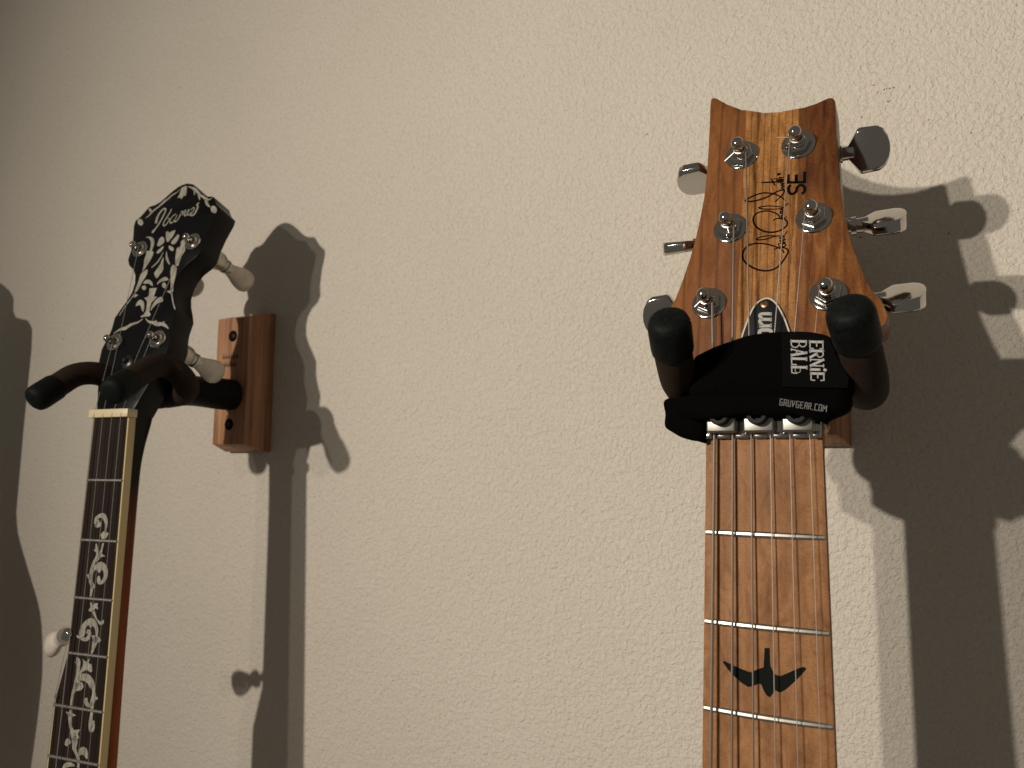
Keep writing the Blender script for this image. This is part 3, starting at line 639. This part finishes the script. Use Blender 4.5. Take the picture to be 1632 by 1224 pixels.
# neck, board, binding
bw = lambda d: 14.6 + 2.2 / 168 * d
st = smoothpath([(46, 20, 20, 16, 22, 27), (30, 20, 20, 10, 18, 27), (16, 18, 18, 6, 14, 26.5), (6, 15.4, 15.4, 5.5, 12, 25.5), (-4, 15, 15, 5.4, 11, 23.5), (-16, 15.1, 15.1, 5.4, 10, 19.5), (-30, 15.3, 15.3, 5.4, 9, 17), (-50, 15.5, 15.5, 5.4, 9, 16.2)], 5) + [(-80, 16, 16, 5.4, 9, 16), (-138, 16.8, 16.8, 5.4, 9, 16), (-163, 24.0, 17.2, 5.4, 9, 17), (-200, 24.8, 17.7, 5.4, 9, 18), (-420, 28.5, 21, 5.4, 9, 20)]
neck_loft(st).build('neck', M['banjoneck'], B)
edge = [(-bw(0), 0), (-bw(137), -137), (-22.6, -162), (-23.3, -164.5), (-24.6, -250), (-27, -420)]
edr = [(x, z) for x, z in ((bw(0), 0), (bw(420), -420))]
bd = MB().poly([(x + 1.0, z) for x, z in edge] + [(x - 1.0, z) for x, z in edr[::-1]], 0, 5.3).build('fretboard', M['rosewood'], B, smooth=0)
for pts, s in ((edge[:2], -1), (edge[3:], -1), (edr, 1)):
    MB().poly([(x, z) for x, z in pts] + [(x - s * .99, z) for x, z in pts[::-1]], .03, 5.4).build('binding', M['binding'], B, smooth=0)
for n in range(1, 15):
    z = -fretpos(670, n); xr = bw(-z) - .5; xl = -(bw(-z) - .5) if n < 5 else -23.4 - (n - 5) * .25
    MB().tube([(xl, -.05, z), (xl + .5, -.1, z), (xr - .5, -.1, z), (xr, -.05, z)], [.4, .95, .95, .4], 10).build('fret', M['nickel'], B)
MB().box(-15.9, 15.9, -2.6, 5, .2, 5.2).build('nut', M['bone'], B, bevel=.4)
zv1, zv2, zv3, zv4 = Z((105, 800), 12.24), Z((100, 860), 12.24), Z((80, 960), 12.24), Z((60, 1040), 6.65)
inlay('vine_inlay', [
 ('r', zv1, [(620, 430, 4.5), (600, 380, 4.5), (600, 320, 2.8), (660, 270, 2.6), (730, 270, 3.6), (775, 340, 3.4), (790, 430, 2.4), (780, 520, 1.6), (770, 590, 1.4)]), dot(zv1, (630, 440), (62, 0, 60)),
 ('s', zv1, [(720, 590), (740, 570), (770, 600), (825, 595), (835, 625), (790, 700), (760, 720), (705, 725), (675, 640)])], BB, Matrix.Identity(4), bd)
inlay('vine_inlay', [
 ('r', zv2, [(655, 75, .9), (660, 150, 2.0), (675, 230, 1.7), (665, 330, 1.8), (610, 450, 2.6), (575, 580, 3.4), (550, 700, 3.4), (545, 800, 3.0), (570, 900, 3.0), (560, 1000, 2.3), (545, 1110, 1.8)]),
 ('s', zv2, [(640, 170), (600, 210), (660, 250)]), ('r', zv2, [(790, 70, 1.8), (765, 180, 1.6), (740, 260, 2.2), (700, 350, 2.8), (640, 430, 1.2)]), ('s', zv2, [(740, 240), (780, 290), (830, 325), (740, 345), (700, 390), (700, 290)]),
 ('s', zv2, [(465, 685), (540, 665), (550, 740), (540, 800), (510, 780)]), ('s', zv2, [(560, 815), (600, 840), (640, 920), (590, 970), (550, 960)]),
 ('r', zv2, [(590, 600, 2.0), (670, 520, 3.6), (750, 500, 4.6), (815, 550, 4.4), (840, 640, 3.8), (830, 740, 3.2), (790, 810, 2.6), (740, 840, 2.6), (705, 800, 3.6), (705, 740, 2.6), (720, 715, 1.0)]), ('s', zv2, [(660, 560), (780, 560), (740, 620), (705, 660), (690, 620)])], BB, Matrix.Identity(4), bd)
inlay('vine_inlay', [
 ('s', zv3, [(870, 20), (935, 15), (920, 80), (950, 140), (880, 110), (850, 190), (820, 190), (745, 160), (790, 90), (780, 0), (810, 0), (830, 70)]), ('r', zv3, [(840, 150, 2.4), (880, 270, 1.6), (930, 360, 1.4), (985, 410, 2.2), (1025, 380, 2.6), (1035, 345, 1.0)]),
 ('r', zv3, [(520, 650, 1.4), (570, 680, 1.8), (620, 610, 5.4), (650, 490, 4.4), (720, 400, 3.8), (810, 370, 4.4), (880, 440, 3.6), (910, 540, 2.6), (905, 640, 2.4), (895, 700, 4.4), (860, 820, 4.0), (835, 920, 2.4), (805, 1000, 1.4)]),
 ('r', zv3, [(600, 700, 2.0), (690, 725, 2.6), (750, 680, 2.8), (770, 600, 3.2), (740, 560, 2.6), (725, 610, 2.2)]), ('s', zv3, [(770, 400), (830, 440), (790, 510), (760, 450)]), ('s', zv3, [(815, 650), (850, 640), (880, 670), (970, 690), (995, 740), (960, 780), (900, 780), (850, 800)])], BB, Matrix.Identity(4), bd)
inlay('vine_inlay', [
 ('r', zv4, [(415, 50, .5), (430, 90, 4.0), (432, 150, 3.2), (425, 230, 3.2), (420, 300, 5.0), (400, 370, 3.6), (370, 450, 2.2), (352, 570, 1.8)]), ('s', zv4, [(395, 100), (430, 90), (420, 125)]),
 ('s', zv4, [(475, 65), (515, 100), (555, 55), (540, 110), (575, 130), (580, 200), (560, 210), (520, 180), (470, 210), (440, 260), (435, 230), (465, 170), (485, 120)]),
 ('r', zv4, [(430, 280, 3.0), (480, 260, 4.6), (540, 280, 5.4), (580, 340, 4.4), (595, 400, 2.6), (595, 470, 3.8), (580, 530, 4.0), (575, 600, 2.0), (570, 660, 2.4), (560, 740, 3.0), (570, 810, 4.4), (590, 780, 3.0), (592, 720, 1.6)]),
 ('s', zv4, [(400, 320), (470, 310), (490, 360), (460, 400), (400, 410)]), ('r', zv4, [(515, 480, 2.6), (515, 530, 3.2), (545, 560, 2.6), (580, 540, 2.0)]), dot(zv4, (625, 485), (14, 0, 16)), ('s', zv4, [(535, 340), (590, 370), (560, 380)])], BB, Matrix.Identity(4), bd)
inlay('vine_inlay', [
 ('r', zv4, [(350, 605, 1.4), (345, 680, 3.6), (350, 780, 2.4), (375, 860, 4.0), (395, 940, 5.0), (390, 1010, 3.6), (415, 1080, 2.2), (432, 1130, 2.6), (430, 1224, 2.0)]), ('s', zv4, [(300, 625), (330, 630), (350, 670), (330, 680)]), ('s', zv4, [(365, 640), (410, 665), (370, 680)]),
 ('s', zv4, [(390, 820), (455, 815), (425, 860), (440, 900), (400, 950), (365, 930)]), ('r', zv4, [(350, 960, 2.0), (320, 935, 3.2), (300, 985, 3.2)]),
 ('r', zv4, [(435, 1090, 1.6), (460, 1050, 4.4), (500, 1050, 5.0), (525, 1125, 1.4)]), ('r', zv4, [(265, 1224, 1.2), (300, 1195, 3.0), (350, 1185, 2.6), (390, 1200, 1.2)])], BB, Matrix.Identity(4), bd)
# tuners: flanged bushing and ball post in front, planetary body and pearl button behind
bposts = [(-22.8, 117.5), (22.9, 117.8), (-18.0, 47.8), (18.1, 47.6)]
def peg(X, t, b0=16):
    MB(X).lathe((0, 0, 0), (0, 1, 0), [(6.2, b0 - .5), (6.4, b0 + 1), (6.4, b0 + 9), (5.6, b0 + 11), (4.2, b0 + 11.5), (4.2, b0 + 14), (4.9, b0 + 14.6), (4.9, b0 + 16.6), (3.4, b0 + 17.2), (3.3, b0 + 20)], 28).build('gear_barrel', M['nickel'], t)
    MB(X).lathe((0, b0 + 17.5, 0), (0, 1, 0), [(2.5, 0), (4.0, .6), (4.6, 3), (5.6, 7), (7.0, 11), (7.9, 15.5), (7.9, 19), (6.6, 22.5), (4, 24.5), (.2, 25.3)], 24, up=(.5, 0, 1), squash=.6).build('button', M['pearlbtn'], t)
for u, v in bposts:
    t = bpy.data.objects.new('tuner', None); SC.collection.objects.link(t); t.parent = B; t.empty_display_size = .005
    X = BX_ @ Matrix.Translation((u, 0, v))
    MB(X).lathe((0, .1, 0), (0, -1, 0), [(6.0, 0), (6.2, .5), (6.0, 1.2), (5.4, 1.6), (4.9, 1.2), (4.7, .5), (4.3, .5), (4.1, 1.9), (3.7, 2.6), (3.1, 2.6), (2.9, 1.4), (2.4, 1.4)], 36).build('bushing', M['brightmetal'], t)
    MB(X).lathe((0, -1.6, 0), (0, -1, 0), [(2.2, 0), (1.9, 1.2), (1.7, 3.0), (2.2, 3.8), (2.5, 4.9), (2.2, 6.1), (1.3, 6.9), (.1, 7.2)], 24).build('post', M['chrome'], t)
    peg(X, t)
t = bpy.data.objects.new('fifth_tuner', None); SC.collection.objects.link(t); t.parent = B
ax = Vector((-.88, .30, -.36)).normalized(); o5 = Vector((-19.2, 1.0, -128.5))
MB().lathe(o5, -ax, [(3.0, -4), (2.4, -2), (2.2, 0), (3.0, .6), (3.5, 2.2), (3.2, 4.2), (2.2, 5.4), (.2, 5.9)], 24).build('post', M['chrome'], t)
MB().lathe(o5 + ax * 3, ax, [(5.0, 0), (5.2, 4), (3.6, 6.5), (3.6, 8)], 24).build('gear_barrel', M['pearlbtn'], t)
MB().lathe(o5 + ax * 9.5, ax, [(2.5, 0), (4.4, 2), (6.4, 6), (7.8, 10), (7.6, 14), (5.5, 17), (.2, 18.5)], 24, up=(.2, 0, 1), squash=.6).build('button', M['pearlbtn'], t)
MB().lathe((-20.6, 1.5, -163), (0, -1, 0), [(1.2, 0), (1.25, 2.8), (.8, 3.4), (.1, 3.5)], 14).build('string_pip', M['nickel'], B)
c = on(BH, 204, 577, -1)
MB(BX_).lathe((c[0], .1, c[1]), (0, -1, 0), [(5, 0), (4.8, 1.5), (3.6, 2.4), (2.2, 2.6), (1.8, 4.2), (1.2, 5), (.1, 5.2)], 24).build('truss_rod_nut', M['blackp'], B)
bs = [-11.0, -3.7, 3.7, 11.0]
order = [(-18.0, 47.8), (-22.8, 117.5), (22.9, 117.8), (18.1, 47.6)]
for i, (u, v) in enumerate(order):
    P = BX_ @ Vector((u + (1.9 if u < 0 else -1.9), -3.6, v))
    low = [(bs[i] * (1 + .00062 * d), -(2.7 + .004 * d), -d) for d in (-2, 80, 200, 420)]
    MB().tube([tuple(P), low[0]], .17, 6).tube(low, .15 if i else .26, 6).build('string', M['string'], B)
MB().tube([(-20.6, -2.0, -163), (-21.2, -3.4, -250), (-23, -4, -420)], .16, 6).tube([tuple(o5 - ax * 2.4), (-20.6, -2.0, -163)], .16, 6).build('string', M['string'], B)

# ================================================================== the neighbour on the left, beyond the frame: seen only by its shadow
N_ = thing('acoustic_guitar', 'dark instrument beyond the left edge, seen only as a shadow on the wall', 'guitar', Matrix.Translation((-735, -100, 0)))
body = [(30, -15), (58, -25), (66, -48), (84, -78), (102, -108), (109, -140), (110, -170), (104, -230), (90, -330), (30, -350), (10, -200), (0, -60)]
MB().poly(smoothpath(body, 3, True), 0, 14).build('body', M['redneck'], N_, bevel=2)
MB().poly([(0, -60), (61, -60), (61, -41), (63, 40), (66, 109), (65, 126), (58, 134), (40, 138), (36, 144), (35, 156), (28, 163), (15, 171), (2, 172), (0, 140)], 0, 16).build('headstock', M['black'], N_, bevel=2)
